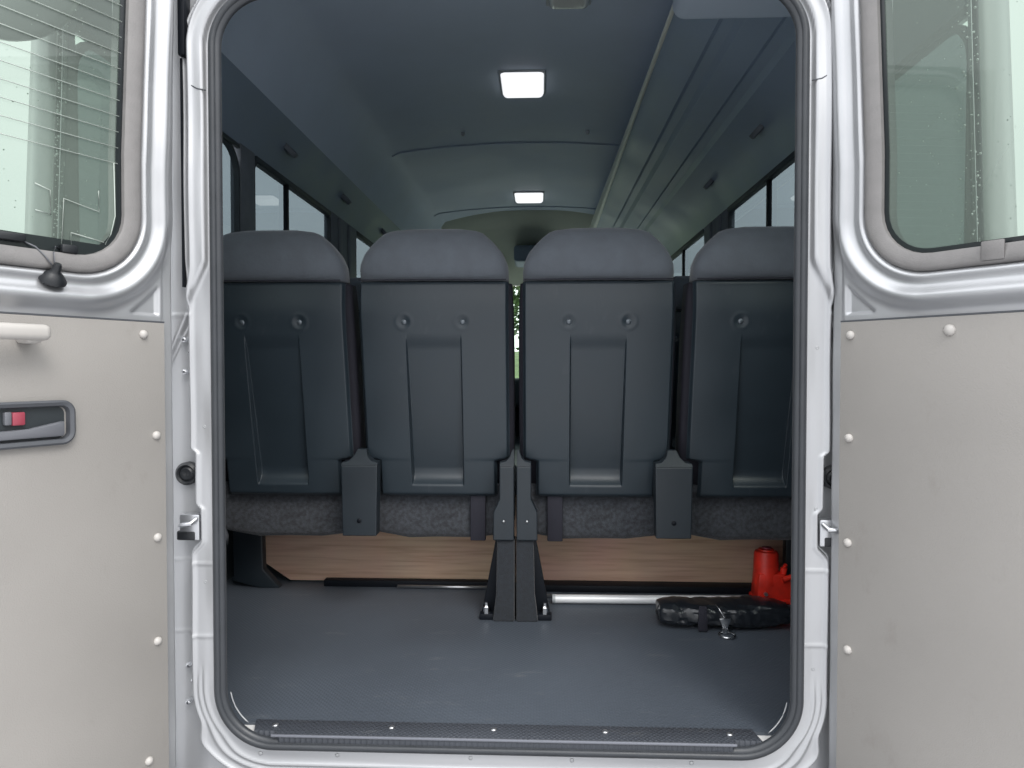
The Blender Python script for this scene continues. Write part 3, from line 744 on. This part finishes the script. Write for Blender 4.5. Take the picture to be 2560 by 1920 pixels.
seat(.637, 'outermost right seat, its backrest above the red jack', False, -1)
seat(-.640, 'seat of the next row, glimpsed in the gap left of the left middle seat', False, 1, y=2.74, grp='next row of bus seats')
seat(.655, 'seat of the next row, glimpsed in the gap right of the right middle seat', False, -1, y=2.74, grp='next row of bus seats')

# ------------------------------------------------------------------ loose things on the floor
B = plate([(-.700, .006), (.80, .006), (.80, .27), (-.778, .27), (-.778, .058)], 2.100, 2.115, .0015)
o = link('plywood_board', B, M['wood'], None, autosmooth=35, label='long brown plywood board standing on edge under the seats', category='board')
b = box(-.585, -.03, 2.060, 2.088, 0, .020, .003)
o = link('floor_bar', b, M['black'], None, autosmooth=35, label='thin black bar on the floor before the left half of the plywood', category='bar', group='black floor bars')
b = box(.04, .76, 2.035, 2.088, 0, .020, .003)
o = link('floor_bar', b, M['black'], None, autosmooth=35, label='black bar on the floor behind the white tube', category='bar', group='black floor bars')
b = tube([(-.36, 2.052, .006), (-.03, 2.052, .006)], .005, 10)
link('thin_rod', b, M['screw'], None, label='thin grey rod beside the black bar, left of the seat legs', category='rod', group='thin rods')
b = tube([(.045, 1.985, .006), (.62, 1.99, .006)], .0045, 10)
link('thin_rod', b, M['screw'], None, label='thin grey rod just behind the white tube', category='rod', group='thin rods')
b = tube([(.104, 1.935, .0135), (.668, 1.945, .0135)], .012, 20)
T = link('white_tube', b, M['rodmetal'], None, autosmooth=40, label='shiny white metal tube lying across the floor on the right', category='tube')
link('end_cap', tube([(.098, 1.935, .0135), (.106, 1.935, .0135)], .0128, 20), M['lamprim'], T, autosmooth=40)

# red bottle jack
J = empty('car_jack', (.725, 1.985, 0), label='red jack standing at the right end of the plywood board', category='jack')
b = box(.676, .772, 1.948, 2.025, .0, .014, .004); b = plate([(.678, .010), (.778, .010), (.778, .050), (.766, .074), (.748, .084), (.684, .084), (.680, .04)], 1.952, 2.016, .006, b)
link('base', b, M['red'], J, autosmooth=40)
b = lathe([(.035, .05), (.033, .134), (.030, .141), (.022, .143), (.021, .147), (.0005, .148)], (.712, 1.985, 0), 'z', 28)
link('cylinder', b, M['red'], J, autosmooth=40)
link('ram', lathe([(.011, .14), (.011, .1485), (.013, .149), (.013, .152), (.0005, .153)], (.713, 1.985, 0), 'z', 20), M['redtab'], J, autosmooth=40)
b = tube([(.752, 1.972, .05), (.757, 1.970, .098)], .009, 14); b = tube([(.757, 1.970, .098), (.760, 1.965, .108)], .005, 10, b)
link('pump', b, M['red'], J, autosmooth=40)
link('handle_socket', tube([(.745, 1.948, .070), (.775, 1.952, .078)], .008, 12), M['red'], J, autosmooth=40)
link('release_valve', tube([(.70, 1.962, .030), (.70, 1.943, .030)], .005, 8), M['screw'], J, autosmooth=40)

J.location.x -= .013      # whole jack clear of the door seal
# crumpled black pouch with metal clip
BG = empty('tool_pouch', (.53, 1.80, 0), label='crumpled glossy black pouch lying in front of the white tube', category='pouch')
xs = np.linspace(0, 1, 150); zs = np.linspace(0, 1, 60)
from mathutils import noise as mnoise
def bagsurf():
    b = bmesh.new(); n = 40; L = 110; R = []
    for i in range(L+1):
        t = i/L; x = .362+.335*t
        e = min(1, math.sin(math.pi*min(1, max(0, t)))**.13 if 0 < t < 1 else 0)
        ringv = []
        for k in range(n):
            a = 2*math.pi*k/n; c, s_ = math.cos(a), math.sin(a)
            ry = .056*e; rz = .032*(.88+.12*math.sin(t*9+1))*e
            yy = ry*math.copysign(abs(c)**.6, c); zz = rz*math.copysign(abs(s_)**.55, s_)
            q = Vector((x*17+zz*40, yy*24+k*.02, zz*28-x*8))
            nz = mnoise.noise(q*.8)*.5+abs(mnoise.noise(q*1.7+Vector((5, 2, 1))))*.6+abs(mnoise.noise(Vector((x*16-zz*60, yy*22, 3))))*.8-.55
            nz += .5*mnoise.noise(Vector((x*60, yy*55+zz*70, k*.7)))
            nz += .55-1.3*abs(mnoise.noise(Vector((x*14+zz*45, yy*20-x*9, 7.7))))
            f_ = 1+.13*nz*e
            ringv.append(b.verts.new((x+.004*nz, 1.795+yy*f_, max(.0008, .034+zz*f_))))
        R.append(ringv)
    for A, B_ in zip(R, R[1:]):
        for k in range(n): b.faces.new((A[k], A[(k+1) % n], B_[(k+1) % n], B_[k]))
    b.faces.new(R[0][::-1]); b.faces.new(R[-1])
    return b
link('pouch_body', bagsurf(), M['bag'], BG, autosmooth=24)
b = plate([(.454, .004), (.478, .004), (.476, .066), (.456, .068)], 1.733, 1.738, .0015); link('closing_band', b, M['strap'], BG, autosmooth=40)
b = plate([(.503, .040), (.533, .042), (.530, .034), (.5245, .018), (.524, .001), (.512, .001), (.5115, .018), (.506, .034)], 1.722, 1.728, .0012)
CL = link('metal_clip', b, M['chrome'], BG, autosmooth=40)
pts = [(.519+.019*math.cos(a), 1.712+.020*math.sin(a), .004) for a in np.linspace(0, 2*math.pi, 25)]
link('clip_ring', tube(pts, .0028, 8), M['chrome'], CL)
link('clip_wire', tube([(.521, 1.726, .034), (.508, 1.735, .056), (.500, 1.748, .068)], .0013, 6), M['chrome'], CL)

# ------------------------------------------------------------------ trees outside, seen through the glass
def tree_meshes(seed, h):
    rnd = random.Random(seed)
    t = tube([(0, 0, 0), (.08, .03, h*.25), (-.05, .05, h*.5), (.04, 0, h*.8)], [.20, .16, .11, .04], 10)
    for k in range(7):
        a = rnd.uniform(0, 6.28); z = h*rnd.uniform(.3, .6); L = h*rnd.uniform(.2, .32)
        t = tube([(0, 0, z), (math.cos(a)*L*.5, math.sin(a)*L*.5, z+L*.35), (math.cos(a)*L, math.sin(a)*L, z+L*.6)], [.07, .045, .015], 6, t)
    V, F = [], []
    cl = [(rnd.gauss(0, h*.17), rnd.gauss(0, h*.17), h*rnd.uniform(.38, .98), h*rnd.uniform(.08, .15)) for _ in range(30)]
    for i in range(8000):
        c = rnd.choice(cl); d = Vector((rnd.gauss(0, 1), rnd.gauss(0, 1), rnd.gauss(0, .8))).normalized()*c[3]*rnd.uniform(.5, 1.1)
        p = Vector(c[:3])+d; s_ = rnd.uniform(.05, .10); a = Vector((rnd.gauss(0, 1), rnd.gauss(0, 1), rnd.gauss(0, 1))).normalized()
        q = a.orthogonal().normalized(); r_ = a.cross(q); n = len(V)
        V += [p-q*s_, p+r_*s_*.5, p+q*s_, p-r_*s_*.5]; F.append((n, n+1, n+2, n+3))
    me = bpy.data.meshes.new('crown'); me.from_pydata([tuple(v) for v in V], [], F); me.update()
    return t, me
tp = []
for k, (x, y, h, sd_, lb) in enumerate(((.9, 17, 5.2, 1, 'leafy tree on the grass bank straight ahead through the windscreen'),)):
    T = empty('tree', (x, y, -.75+2.2*float(ss(14, 30, np.array(float(y))))-.1), label=lb, category='tree', group='trees on the grass bank')
    t, me = tree_meshes(sd_, h)
    o = link('trunk', t, M['bark'], None); o.parent = T
    o = link('crown', me, M['leaf'], None, smooth=False); o.parent = T
